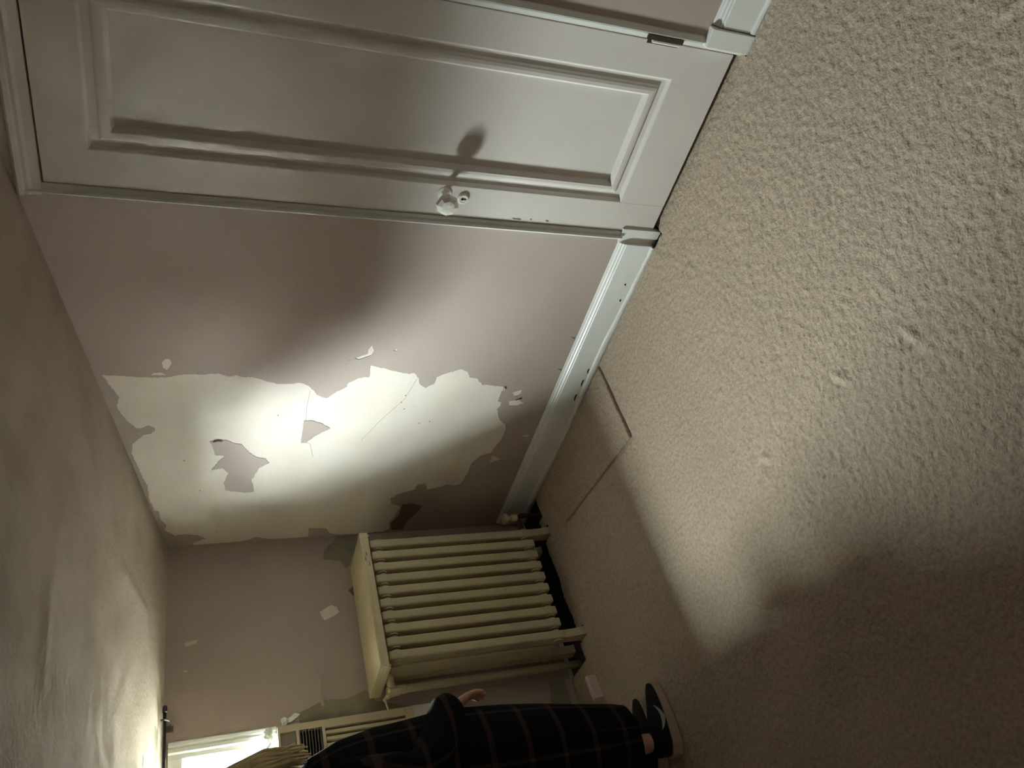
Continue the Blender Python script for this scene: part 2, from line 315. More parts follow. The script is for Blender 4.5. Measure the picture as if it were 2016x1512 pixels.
# lifted seam of wallpaper
bm = bmesh.new()
rows = [[bm.verts.new((SK+.001+.010*s*s*math.sin(PI*t), -.69-.12*t, 1.108-.013*s+.003*math.sin(5*t))) for t in np.linspace(0, 1, 8)] for s in (0, .5, 1)]
for p, q in zip(rows, rows[1:]):
    for i in range(7): bm.faces.new((p[i], p[i+1], q[i+1], q[i]))
so = link('lifted_seam', bm, M_MAUVE, wl_); so.modifiers.new('t', 'SOLIDIFY').thickness = .0012
tag(boxo('wall_right', (RX, RY-.1, -.1), (RX+.1, .12, 2.6), M_WALL2, bev=0), kind='structure')
tag(link('wall_front', slab(bmesh.new(), [[(-.13, -.1), (RX+.1, -.1), (RX+.1, 2.5), (XF, 2.5), (-.13, 1.70)]], XZ, RY, RY-.1), M_WALL2), kind='structure')

# baseboards
BBP = [(0, 0), (-.021, 0), (-.021, .112), (-.018, .116), (-.0185, .121), (-.014, .126), (-.0145, .131), (-.009, .136), (-.008, .140), (-.003, .142), (0, .142)]
def baseboard(name, x0, x1):
    o = tag(link(name, extr(bmesh.new(), BBP, x0, x1, 'x'), M_TRIM), kind='structure')
    bm = bmesh.new(); n = int((x1-x0)/.02); A = []
    for i in range(n+1):
        x = x0+(x1-x0)*i/n; h = .016+.008*math.sin(x*6.3)+.004*random.random(); w = .0265+.0035*random.random()
        A.append([bm.verts.new(p) for p in ((x, -.0205, -.01), (x, -w, -.01), (x, -w, h*.7), (x, -w+.003, h), (x, -.0205, h+.001))])
    for p, q in zip(A, A[1:]):
        for k in range(4): bm.faces.new((p[k], p[k+1], q[k+1], q[k]))
    link('painted_lip', bm, M_TRIM, o, True)
    return o
bb = baseboard('baseboard_back', .03, 1.788)
for x, L, z in ((1.12, .035, .027), (1.04, .05, .029), (.95, .05, .03), (1.52, .015, .03), (1.60, .012, .04)):
    link('open_gap', slab(bmesh.new(), [rough([(x, z), (x+L, z+.002), (x+L*.8, z+.009), (x+L*.3, z+.007)], .006, .001)], XZ, -.0216, -.0205), M_DARK, bb)
for x, z in ((1.30, .147), (1.12, .146)):
    link('dark_chip', slab(bmesh.new(), [rough([(x, z-.003), (x+.01, z), (x+.012, z+.02), (x+.004, z+.006)], .004, .0006)], XZ, -.0024, -.001), M_BROWN, bb)
baseboard('baseboard_right', 2.588, RX)

# door casing
cas = tag(empty('trim_1', (1.80, 0, 0)), kind='structure')
PC = [(0, .02), (0, -.001), (.013, -.017), (.0145, -.017), (.017, -.004), (.0205, -.002), (.022, -.005), (.028, -.005), (.030, -.001), (.0345, -.001), (.0345, .02)]
put(link('casing', extr(bmesh.new(), [(1.797+a, b) for a, b in PC], .14, 2.043, 'z'), M_TRIM), cas)
put(link('casing', extr(bmesh.new(), [(2.548-a, b) for a, b in PC], .14, 2.043, 'z'), M_TRIM), cas)
put(link('header', extr(bmesh.new(), [(.02, 2.045), (-.012, 2.045), (-.02, 2.038), (-.018, 2.028), (-.011, 2.024), (-.013, 2.015), (-.008, 2.006), (-.008, 1.984), (.02, 1.984)], 1.797, 2.548, 'x'), M_WHITE), cas)
put(boxo('plinth_block', (1.788, -.007, -.012), (1.846, .01, .145), M_TRIM, bev=.001), cas)
put(boxo('plinth_block', (2.524, -.026, -.012), (2.584, .01, .147), M_TRIM, bev=.003), cas)
put(boxo('dark_backing_board', (DL-.02, .055, -.05), (DR+.02, .11, DT+.02), M_DARK, bev=0), cas)  # black board added behind the door to keep light out of its gap

# door: stiles, rails, bolection moulding, sunk panel
dr = tag(empty('door_1', (DL+.003, .01, .02)), kind='structure')
x0, x1, z0, z1 = DL+.003, DR-.003, .020, DT-.006
px0, px1, pz0, pz1 = 1.950, 2.402, .1966, 1.861
for lo, hi in (((x0, z0), (px0, z1)), ((px1, z0), (x1, z1))):
    put(boxo('stile', (lo[0], 0, lo[1]), (hi[0], .042, hi[1]), M_WHITE, bev=.0015), dr)
for lo, hi in (((px0-.001, z0), (px1+.001, pz0)), ((px0-.001, pz1), (px1+.001, z1))):
    put(boxo('rail', (lo[0], .0002, lo[1]), (hi[0], .042, hi[1]), M_WHITE, bev=.001), dr)
prof = [(-.003, .004), (-.002, .0005), (0, .0005), (.002, .0015), (.009, .0130), (.029, .0135), (.033, .006), (.037, .003), (.046, .0010), (.057, .0010), (.060, .003), (.069, .0185), (.0695, .030)]
bm = bmesh.new(); rings = []
for s, y in prof:
    rings.append([bm.verts.new(p) for p in ((px0+s, y, pz0+s), (px1-s, y, pz0+s), (px1-s, y, pz1-s), (px0+s, y, pz1-s))])
for a, b in zip(rings, rings[1:]):
    for k in range(4): bm.faces.new((a[k], a[(k+1) % 4], b[(k+1) % 4], b[k]))
put(link('panel_moulding', bm, M_WHITE), dr)
put(boxo('panel', (px0+.03, .0205, pz0+.03), (px1-.03, .036, pz1-.03), M_WHITE, bev=0), dr)
kn = put(link('knob', lathe(bmesh.new(), (1.918, -.030, .838), (.02, -1, .06), [(0, .010), (.012, .011), (.018, .020), (.026, .033), (.038, .038), (.048, .034), (.055, .022), (.057, .012)], 8), M_KNOB), dr)
nk = link('knob_neck', lathe(bmesh.new(), (1.918, .001, .836), (.02, -1, .06), [(0, .023), (.004, .023), (.006, .015), (.01, .010), (.033, .010)], 20), M_KNOB); put(nk, dr)
ke = link('keyhole_escutcheon', lathe(bmesh.new(), (1.907, .001, .770), (0, -1, 0), [(0, .020), (.006, .019), (.009, .015), (.008, .010)], 20), M_KNOB); put(ke, dr)
bm = lathe(bmesh.new(), (1.907, -.0078, .774), (0, -1, 0), [(0, .0042), (.0006, .0042)], 12); box(bm, (1.9052, -.0084, .760), (1.9088, -.0078, .774))
kh = link('keyhole', bm, M_DARK); kh.parent = ke
hg = put(link('hinge', tube(bmesh.new(), [(2.510, -.008, .228), (2.510, -.008, .320)], .006, 12), M_WHITE), dr)
for lo, hi in (((2.499, -.0014, .225), (2.513, .001, .332)), ((2.514, -.0125, .218), (2.527, -.004, .340))):
    put(boxo('hinge_leaf', lo, hi, M_RUST, bev=.0004), dr)
for x, z, L in ((1.843, .545, .034), (1.845, .44, .014), (1.846, .505, .008)):
    put(link('paint_chip', slab(bmesh.new(), [rough([(x, z), (x+.004, z+.002), (x+.005, z+L), (x+.001, z+L*.8)], .005, .0006)], XZ, -.0008, .001), M_BROWN), dr)

# window: casing, sash, pane
wn_ = tag(empty('window_1', (0, -1.245, WZ0)), kind='structure')
CP = [(0, -.868), (.014, -.868), (.020, -.874), (.020, -.884), (.011, -.888), (.011, -.893), (.022, -.898), (.022, -.912), (.014, -.917), (.014, -.934), (-.03, -.934), (-.03, -.925), (0, -.925)]
put(link('casing', extr(bmesh.new(), CP, 1.286, 1.672, 'z'), M_CASE), wn_)
put(link('casing', extr(bmesh.new(), [(a, -2.22-b) for a, b in CP], .70, 1.672, 'z'), M_CASE), wn_)
put(boxo('head_casing', (0, -1.286, 1.622), (.018, -.934, 1.672), M_CASE, bev=.003), wn_)
put(boxo('apron', (0, -1.352, .66), (.02, -.87, .748), M_CASE, bev=.003), wn_)
for lo, hi in (((-.058, WY1-.024, 1.287), (-.030, WY1+.0, WZ1)), ((-.058, WY0, 1.287), (-.030, WY0+.024, WZ1))):
    put(boxo('sash_stile', lo, hi, M_CASE, bev=.003), wn_)
put(boxo('sash_rail', (-.058, WY0+.024, 1.605), (-.030, WY1-.024, WZ1), M_CASE, bev=.003), wn_)
put(boxo('sash_rail', (-.058, WY0+.024, 1.287), (-.030, WY1-.024, 1.315), M_CASE, bev=.003), wn_)
put(boxo('glazing_bar', (-.056, WY0+.02, 1.469), (-.034, WY1-.02, 1.481), M_CASE, bev=.002), wn_)
for za, zb in ((1.312, 1.470), (1.480, 1.608)):
    put(boxo('pane', (-.0465, WY0+.021, za), (-.0430, WY1-.021, zb), M_GLASS, bev=0), wn_)

# added house outside the window, shaped to block the lowest strip of sky
nh = tag(empty('added_blocker_house', (-9, -4, -3)), 'added dark brick house outside, placed to block the low sky light', 'house')
M_BRICK = mat('dark_brick', (84, 74, 68), .9, .3, 8, .6, 3, (70, 60, 54)); M_ROOF = mat('slate_roof', (66, 66, 70), .8)
put(link('wall', slab(bmesh.new(), [[(-8.8, -3), (-3.6, -3), (-3.6, 2.2), (-6.2, 4.25), (-8.8, 2.2)]], YZ, -7.2, -15), M_BRICK), nh)
for q in ([(-9.1, 2.05), (-6.2, 4.33), (-6.2, 4.46), (-9.1, 2.18)], [(-3.3, 2.05), (-6.2, 4.33), (-6.2, 4.46), (-3.3, 2.18)]):
    put(link('roof', slab(bmesh.new(), [q], YZ, -7.0, -15.2), M_ROOF), nh)
for y in (-7.6, -4.8):
    wf = put(boxo('window_frame', (-7.24, y-.55, .3), (-7.15, y+.55, 1.8), M_CASE, bev=.01), nh)
    wp = boxo('pane', (-7.16, y-.47, .38), (-7.13, y+.47, 1.72), M_ACD, bev=0); wp.parent = wf

# ------------------------------------------------------------------ carpet
CS = .0058
xs = np.arange(.004, RX+.001, CS); ys = np.arange(RY, .050, CS)
XX, YY = np.meshgrid(xs, ys)
zz = .0010*smooth_noise(XX.shape, .45) + .0003*smooth_noise(XX.shape, 1.3) + .0003*smooth_noise(XX.shape, 6) + .0012*smooth_noise(XX.shape, 34) - .003
zz += .003*np.exp(-np.abs(YY+.03)/.04)*((XX < 1.79) | (XX > 2.58))                     # pile rides up against the baseboard
for cx, cy, a in ((2.1, -1.02, .5), (1.72, -.98, .9), (2.33, -1.1, .2), (2.0, -1.55, 1.0), (2.98, -.8, 1.2)):    # snagged loops
    c, s = math.cos(a), math.sin(a); u = (XX-cx)*c+(YY-cy)*s; v = -(XX-cx)*s+(YY-cy)*c
    zz += .006*np.exp(-(u/.012)**2-(v/.03)**2) - .004*np.exp(-((u+.02)/.012)**2-(v/.03)**2)
PQ = [(.376, -.028), (.447, -.314), (1.165, -.416), (1.168, -.10), (1.172, -.028)]      # corner piece that was cut and laid back
def inside(X, Y, P, grow=0.):
    r = np.ones(X.shape, bool); n = len(P); cx = sum(p[0] for p in P)/n; cy = sum(p[1] for p in P)/n
    for i in range(n):
        a, b = P[i], P[(i+1) % n]; nx, ny = (b[1]-a[1]), -(b[0]-a[0]); L = math.hypot(nx, ny); nx, ny = nx/L, ny/L
        sgn = 1 if (cx-a[0])*nx+(cy-a[1])*ny < 0 else -1
        r &= ((X-a[0])*nx+(Y-a[1])*ny)*sgn < grow
    return r
foot = (XX > .46) & (XX < .72) & (YY > -1.455) & (YY < -1.17) | (XX > .20) & (XX < .27) & (YY > -1.07) & (YY < -.93)
zz = np.where(foot, np.minimum(zz, -.001), zz)                   # pile pressed down underfoot
zz = np.where(inside(XX, YY, [(.369, .06), PQ[1], PQ[2], (1.1735, .06)], .013), -.0115, zz)
cx_, cy_ = (XX[:-1, :-1]+XX[1:, 1:])/2, (YY[:-1, :-1]+YY[1:, 1:])/2
hole = .203+.006*np.sin(cy_*25)
for fy in (-.228, -.7554): hole = np.where(np.abs(cy_-fy) < .026, .282, hole)
hole = np.where(cy_ > -.14, .256, hole)
keep = ~((cx_ < hole) & (cy_ > -.86)) & ((cy_ < -.0285) | ((cx_ > 1.853) & (cx_ < 2.522)))   # cut short in front of the radiator
tag(grid_mesh('carpet', xs, ys, zz, M_CARPET, keep), 'worn beige cut pile carpet over the whole floor', 'carpet', kind='stuff')
def bil(s, t):
    a, b, c, d = [Vector(p) for p in (PQ[0], PQ[1], PQ[2], PQ[4])]
    return (a*(1-s)+d*s)*(1-t) + (b*(1-s)+c*s)*t
nu, nv = 190, 80
h = .0010*smooth_noise((nv+1, nu+1), .8)+.0008*smooth_noise((nv+1, nu+1), 3)-.0022
bm = bmesh.new(); G = []
for j in range(nv+1):
    row = []
    for i in range(nu+1):
        p = bil(.004+.990*i/nu, j/nv*.994); ed = min(i, nu-i, nv-j)
        lift = .004*math.exp(-(nu-i)/4)*math.exp(-((j/nv-.75)/.35)**2)
        row.append(bm.verts.new((p.x, p.y, float(h[j, i])+lift-(.003 if ed == 0 else 0))))
    G.append(row)
for a, b in zip(G, G[1:]):
    for i in range(nu): bm.faces.new((a[i], a[i+1], b[i+1], b[i]))
rim = [G[0][i] for i in range(nu+1)]+[G[j][nu] for j in range(1, nv+1)]+[G[nv][i] for i in range(nu-1, -1, -1)]+[G[j][0] for j in range(nv-1, 0, -1)]
lowr = [bm.verts.new((v.co.x, v.co.y, -.0105)) for v in rim]
for i in range(len(rim)):
    k = (i+1) % len(rim); bm.faces.new((rim[i], rim[k], lowr[k], lowr[i]))
tag(link('carpet_patch', bm, M_CARPET, None, True), 'cut rectangle of beige carpet laid back in the wall corner beside the radiator', 'carpet')

# ------------------------------------------------------------------ radiator
rad = tag(empty('radiator', (.15, -.49, -.014)), 'yellowed cream cast iron column radiator against the low wall in the corner', 'radiator')
PITCH_Y, Y0 = .0586, -.228
def column(bm, xa, xb, za, zb, w, y=0.):
    box(bm, (xa, y-w/2, za), (xb, y+w/2, zb), min(.0075, w*.35), 3)
bm = bmesh.new()
column(bm, .207, .262, .085, .862, .039); column(bm, .128, .180, .10, .845, .036); column(bm, .045, .100, .085, .862, .038)
column(bm, .05, .245, .800, .858, .026); column(bm, .05, .245, .09, .145, .026)
for z in (.825, .118): tube(bm, [(.235, -PITCH_Y*.42, z), (.235, PITCH_Y*.42, z)], .022, 12); tube(bm, [(.07, -PITCH_Y*.42, z), (.07, PITCH_Y*.42, z)], .022, 12)
sec = link('section', bm, M_RAD); sec.location = (0, Y0, 0); put(sec, rad)
for k in range(1, 10):
    o = sec.copy(); COL.objects.link(o); o.location = (0, Y0-PITCH_Y*k, 0)
    o.parent = rad; o.matrix_parent_inverse = sec.matrix_parent_inverse
for y in (Y0, Y0-9*PITCH_Y):
    for xa, xb in ((.212, .258), (.05, .095)):
        bm = bmesh.new(); s = 1 if xa > .1 else 0
        pr = [(xa, .12), (xa-.002, .03), (xa-.006, -.022), (xb+.014*s+.004, -.022), (xb+.010*s, .0), (xb, .05), (xb, .12)]
        extr(bm, pr, y-.018, y+.018, 'y'); put(link('foot', bm, M_RAD, bevel=0), rad)
# end-section broad flute seen from the side
bm = bmesh.new(); box(bm, (.118, Y0-9*PITCH_Y-.026, .10), (.200, Y0-9*PITCH_Y-.004, .845), .008, 3); put(link('end_plate', bm, M_RAD), rad)
# riser pipe with elbow and key valve at the near end, supply valve in the corner
bm = bmesh.new(); tube(bm, [(.09, -.826, -.022), (.09, -.826, .80), (.095, -.822, .825), (.11, -.805, .838), (.13, -.765, .838)], [.0165]*5, 14)
put(link('riser_pipe', bm, M_RAD, None, True), rad)
bm = bmesh.new(); lathe(bm, (.09, -.826, .775), (0, 0, 1), [(0, .020), (.03, .020), (.034, .017)], 6); lathe(bm, (.093, -.830, .800), (0, 0, 1), [(0, .019), (.045, .024), (.054, .018)], 12)
put(link('pipe_elbow', bm, M_RAD), rad)
bm = bmesh.new(); lathe(bm, (.10, -.845, .845), (.2, -.5, .6), [(0, .010), (.02, .010), (.024, .006), (.04, .006)], 10); tube(bm, [(.108, -.862, .872), (.10, -.905, .862)], .0035, 8)
put(link('valve_key', bm, M_COVER), rad)
bm = bmesh.new(); tube(bm, [(.235, -.215, .118), (.235, -.125, .118), (.235, -.115, .105), (.235, -.113, -.022)], [.012]*4, 12)
put(link('supply_pipe', bm, M_RUST, None, True), rad)
bm = bmesh.new(); lathe(bm, (.235, -.125, .125), (0, 0, 1), [(0, .018), (.03, .018), (.035, .012), (.05, .012), (.052, .026), (.070, .028), (.074, .018)], 14)
put(link('valve_wheel', bm, M_RAD), rad)

cv = tag(empty('radiator_cover', (.15, -.5, .862)), 'cream painted wooden cover with a worn lip lying on top of the radiator', 'radiator cover')
put(boxo('top_board', (.006, -.812, .894), (.292, -.188, .909), M_COVER, bev=.003), cv)
put(boxo('front_lip', (.276, -.812, .872), (.2915, -.188, .895), M_COVER, bev=.002), cv)
for y in (-.812, -.2015): put(boxo('end_lip', (.010, y, .8625), (.277, y+.0135, .895), M_COVER, bev=.002), cv)
for y, z in ((-.285, .892), (-.31, .899), (-.335, .885)):
    put(link('paint_chip', slab(bmesh.new(), [rough([(y, z), (y-.02, z+.002), (y-.022, z-.004), (y-.005, z-.004)], .005, .001)], YZ, .2922, .2912), M_WOODLIP), cv)

# ------------------------------------------------------------------ window air conditioner
AX, AY0, AY1, AZ0, AZ1 = .052, -1.334, -.886, .752, 1.285
ac = tag(empty('air_conditioner', (0, -1.1, AZ0)), 'beige window air conditioner with a dark louvre set in the lower window', 'air conditioner')
tag(put(boxo('case', (-.26, WY0+.006, AZ0+.012), (.028, -.934, AZ1-.006), mat('dark_metal_case', (72, 70, 68), .6), bev=.006), ac), 'dark metal outdoor case')
bm = bmesh.new()
slab(bm, [[(AY0, AZ0), (AY1, AZ0), (AY1, AZ1), (AY0, AZ1)], [(AY0+.02, 1.118), (AY1-.026, 1.118), (AY1-.026, 1.206), (AY0+.02, 1.206)], [(AY0+.02, 1.216), (AY1-.026, 1.216), (AY1-.026, 1.276), (AY0+.02, 1.276)],
          [(AY0+.02, .785), (AY1-.032, .785), (AY1-.032, 1.106), (AY0+.02, 1.106)]], YZ, AX, .024)
put(link('front_frame', bm, M_AC), ac)
put(boxo('end_cap', (.022, AY0, AZ0-.001), (AX+.003, AY1+.001, AZ0+.026), M_AC, bev=.003), ac)
put(boxo('control_panel', (.026, AY0+.02, 1.214), (AX-.008, AY1-.024, 1.278), M_ACD, bev=.001), ac)
put(boxo('vent_back', (.024, AY0+.018, 1.117), (.028, AY1-.024, 1.207), M_BLACK, bev=0), ac)
lv = None
for k in range(8):
    if lv is None:
        lv = boxo('louvre', (.028, AY0+.02, -.0012), (AX-.002, AY1-.026, .0012), M_ACD, bev=0); lv.location.z = 1.124; put(lv, ac); o = lv
    else:
        o = lv.copy(); COL.objects.link(o); o.parent = ac; o.matrix_parent_inverse = lv.matrix_parent_inverse; o.location.z = 1.124+.0112*k
    o.rotation_euler = (0, 0, 0)
y = AY1-.042; rib = None
while y > AY0+.03:
    if rib is None: rib = boxo('grille_rib', (.026, -.014, .786), (AX-.002, 0, 1.105), M_AC, bev=.003); put(rib, ac); o = rib
    else: o = rib.copy(); COL.objects.link(o); o.parent = ac; o.matrix_parent_inverse = rib.matrix_parent_inverse
    o.location.y = y-.0; y -= .0245
put(boxo('grille_back', (.024, AY0+.018, .784), (.029, AY1-.018, 1.107), M_ACD, bev=0), ac)

# crumpled plastic wedged in the gap at the corner of the casing, with a tail of tape
pw = tag(empty('plastic_wrap', (.02, -.88, 1.285)), 'crumpled pale plastic with a tape tail stuffed at the window corner', 'plastic wrap')
bm = bmesh.new(); bmesh.ops.create_icosphere(bm, subdivisions=3, radius=1)
for v in bm.verts:
    k = 1+.35*math.sin(9*v.co.x+4*v.co.z)*math.cos(7*v.co.y)+random.uniform(-.12, .12); v.co = Vector((.040+v.co.x*.014*k, -.918+v.co.y*.034*k, 1.316+v.co.z*.019*k))
put(link('wad', bm, M_PLASTIC), pw)
bm = bmesh.new(); bmesh.ops.create_icosphere(bm, subdivisions=2, radius=1)
for v in bm.verts:
    k = 1+random.uniform(-.2, .2); v.co = Vector((.038+v.co.x*.014*k, -.864+v.co.y*.017*k, 1.256+v.co.z*.015*k))
put(link('knot', bm, M_PLASTIC), pw)
bm = bmesh.new(); A = [[bm.verts.new((x_, -.862+.035*t+w*.35, 1.245-.045*t+w)) for w in (-.011, .011)] for t, x_ in ((0, .022), (.33, .010), (.66, .005), (1, .004))]
for p, q in zip(A, A[1:]): bm.faces.new((p[0], p[1], q[1], q[0]))
to = put(link('tape_tail', bm, M_PLASTIC), pw); to.modifiers.new('t', 'SOLIDIFY').thickness = .0012

# curtain rod under the slope
cr_ = tag(empty('curtain_rod', (.08, -1.2, 1.685)), 'thin dark curtain rod with a brass bracket under the sloping ceiling above the window', 'curtain rod')
put(link('rod', tube(bmesh.new(), [(.085, -.785, 1.684), (.085, -1.50, 1.684)], .0062, 12), M_ROD, None, True), cr_)
put(link('finial', lathe(bmesh.new(), (.085, -.772, 1.684), (0, -1, 0), [(-.016, .003), (-.012, .008), (0, .009), (.010, .009), (.013, .005), (.016, .005)], 12), M_ROD), cr_)
for y in (-.815, -1.44):
    bm = bmesh.new(); box(bm, (.0, y-.012, 1.655), (.006, y+.012, 1.688), .001); tube(bm, [(.004, y, 1.668), (.05, y, 1.664), (.085, y, 1.673), (.098, y, 1.684), (.094, y, 1.697)], .0035, 8)
    put(link('bracket', bm, M_BRASS), cr_)

# stray piece of trim on the floor
wo_ = tag(link('wood_offcut', box(bmesh.new(), (-.012, -.052, 0), (.012, .052, .045), .003), M_PINK), 'short pale pink painted wood offcut on the carpet below the radiator pipe', 'wood scrap')
wo_.location = (.236, -1.00, -.001); wo_.rotation_euler = (0, 0, .12)

# ------------------------------------------------------------------ person
per = tag(empty('person', (.59, -1.36, 0)), 'blonde person in a long black plaid robe and black trainers standing by the window', 'person')
def skin_mesh(name, verts, edges, material, root=0, sub=2):
    me = bpy.data.meshes.new(name); me.from_pydata([v[:3] for v in verts], edges, []); o = bpy.data.objects.new(name, me); COL.objects.link(o)
    sm = o.modifiers.new('s', 'SKIN'); sm.use_smooth_shade = True
    for i, v in enumerate(verts):
        sv = me.skin_vertices[0].data[i]; sv.radius = (v[3], v[4] if len(v) > 4 else v[3]); sv.use_root = (i == root)
    ss = o.modifiers.new('u', 'SUBSURF'); ss.levels = ss.render_levels = sub
    dg = bpy.context.evaluated_depsgraph_get(); ev = bpy.data.meshes.new_from_object(o.evaluated_get(dg))
    bpy.data.objects.remove(o); ev.name = name; ev.materials.clear(); ev.materials.append(material)
    q = bpy.data.objects.new(name, ev); COL.objects.link(q); return q
V, E_ = [], []
def ch(start, *pts):
    i = start
    for p in pts:
        V.append(p); j = len(V)-1
        if i is not None: E_.append((i, j))
        i = j
    return i
pel = ch(None, (.59, -1.37, .78, .13, .10)); che = ch(pel, (.59, -1.36, .93, .115, .09), (.59, -1.35, 1.08, .125, .09))
hd = ch(che, (.59, -1.35, 1.18, .07, .06), (.59, -1.34, 1.245, .045, .045), (.59, -1.322, 1.31, .062, .070), (.59, -1.318, 1.38, .074, .088), (.59, -1.325, 1.45, .055, .065))
def arm(s):
    X = lambda x: .59+s*(x-.59)
    w = ch(che, (X(.70), -1.355, 1.12, .042), (X(.75), -1.368, 1.07, .036), (X(.797), -1.385, .945, .026), (X(.765), -1.28, .865, .026), (X(.722), -1.17, .800, .025), (X(.712), -1.140, .765, .026, .018), (X(.706), -1.118, .735, .028, .016))
    for k, (dx, L) in enumerate(((.020, .052), (.007, .060), (-.006, .056), (-.018, .044))):
        ch(w, (X(.706)+s*dx, -1.106, .714, .0095), (X(.706)+s*dx*1.1, -1.100, .714-L*.5, .0085), (X(.704)+s*dx*1.1, -1.106-.004*k, .714-L, .007))
    ch(w-1, (X(.690), -1.120, .748, .011), (X(.676), -1.108, .728, .0095), (X(.670), -1.104, .708, .008))
arm(1); arm(-1)
def leg(s):
    X = lambda x: .59+s*(x-.59)
    ch(pel, (X(.658), -1.37, .72, .085), (X(.664), -1.362, .43, .055), (X(.660), -1.385, .26, .048), (X(.657), -1.388, .10, .033), (X(.657), -1.375, .055, .034), (X(.657), -1.26, .028, .022))
leg(1); leg(-1)
put(skin_mesh('body', V, E_, M_SKIN), per)
# face
for s in (-1, 1):
    bm = bmesh.new(); bmesh.ops.create_uvsphere(bm, u_segments=12, v_segments=8, radius=.0095); bmesh.ops.translate(bm, verts=bm.verts, vec=(.59+s*.03, -1.240, 1.372)); ey_ = put(link('eye', bm, M_CASE, None, True), per)
    ir = link('iris', lathe(bmesh.new(), (.59+s*.03, -1.2335, 1.371), (0, 1, 0), [(0, .0052), (.0028, .0045), (.0034, .0015)], 14), M_ROD); ir.parent = ey_
    bm = bmesh.new(); bmesh.ops.create_uvsphere(bm, u_segments=12, v_segments=8, radius=1)
    for v in bm.verts: v.co = Vector((.59+s*.076+v.co.x*.008, -1.325+v.co.y*.016, 1.365+v.co.z*.028))
    put(link('ear', bm, M_SKIN, None, True), per)
bm = bmesh.new(); tube(bm, [(.59, -1.238, 1.385), (.59, -1.226, 1.36), (.59, -1.218, 1.342), (.59, -1.232, 1.334)], [.006, .009, .012, .006], 8); put(link('nose', bm, M_SKIN, None, True), per)
bm = bmesh.new(); tube(bm, [(.568, -1.238, 1.312), (.59, -1.230, 1.309), (.612, -1.238, 1.312)], [.003, .006, .003], 8); put(link('mouth', bm, mat('lips', (150, 86, 80), .5), None, True), per)

def loft(name, secs, material, folds=0, n=64, open_bottom=True):   # secs: (cx, cy, z, rx, ry)
    bm = bmesh.new(); uvl = bm.loops.layers.uv.new('UVMap'); R_ = []
    for (cx, cy, z, rx, ry) in secs:
        f = folds*min(1, max(0, (1.1-z)))
        R_.append([bm.verts.new((cx+rx*math.cos(t)*(1+f*math.sin(9*t+z*2)), cy+ry*math.sin(t)*(1+f*math.sin(9*t+z*2)), z)) for t in [2*PI*k/n for k in range(n)]])
    for a, (p, q) in enumerate(zip(R_, R_[1:])):
        for k in range(n):
            f = bm.faces.new((p[k], p[(k+1) % n], q[(k+1) % n], q[k]))
            for lp, (kk, z) in zip(f.loops, ((k, secs[a][2]), (k+1, secs[a][2]), (k+1, secs[a+1][2]), (k, secs[a+1][2]))): lp[uvl].uv = (kk/n*1.05+.03*z, z)
    bm.faces.new(R_[0])
    return link(name, bm, material, None, True)
robe = loft('robe', [(.59, -1.342, 1.262, .048, .05), (.59, -1.343, 1.245, .06, .058), (.59, -1.350, 1.225, .11, .085), (.595, -1.355, 1.19, .168, .120), (.598, -1.345, 1.11, .188, .147), (.6, -1.335, 1.02, .182, .160), (.6, -1.333, .93, .176, .169),
      (.6, -1.330, .84, .178, .175), (.6, -1.329, .74, .180, .179), (.6, -1.340, .59, .176, .177), (.6, -1.346, .48, .172, .170), (.6, -1.351, .40, .168, .162), (.6, -1.357, .30, .164, .15), (.6, -1.360, .22, .160, .140), (.6, -1.363, .178, .157, .132)], M_PLAID, .018)
put(robe, per)
for s in (1, -1):
    X = lambda x: .59+s*(x-.59)
    pts = [(X(.69), -1.352, 1.165), (X(.745), -1.365, 1.10), (X(.785), -1.385, 1.0), (X(.80), -1.392, .94), (X(.79), -1.35, .895), (X(.765), -1.27, .858), (X(.735), -1.19, .822), (X(.715), -1.150, .795), (X(.710), -1.138, .778)]
    bm = bmesh.new(); tube(bm, pts, [.05, .066, .064, .066, .066, .060, .058, .058, .052], 20, False)
    uvl = bm.loops.layers.uv.new('UVMap')
    for f in bm.faces:
        for lp in f.loops: lp[uvl].uv = (lp.vert.co.x+lp.vert.co.y*.7, lp.vert.co.z)
    so = put(link('sleeve', bm, M_PLAID, None, True), per); so.modifiers.new('t', 'SOLIDIFY').thickness = -.004
# pale lining showing at the front edge and something white pinched in the fingers
bm = bmesh.new(); bmesh.ops.create_icosphere(bm, subdivisions=2, radius=1)
for v in bm.verts:
    k = 1+random.uniform(-.3, .3); v.co = Vector((.70+v.co.x*.010*k, -1.094+v.co.y*.007*k, .690+v.co.z*.014*k))
tag(put(link('paper_scrap', bm, M_CASE), per), 'white scrap held in the fingers')

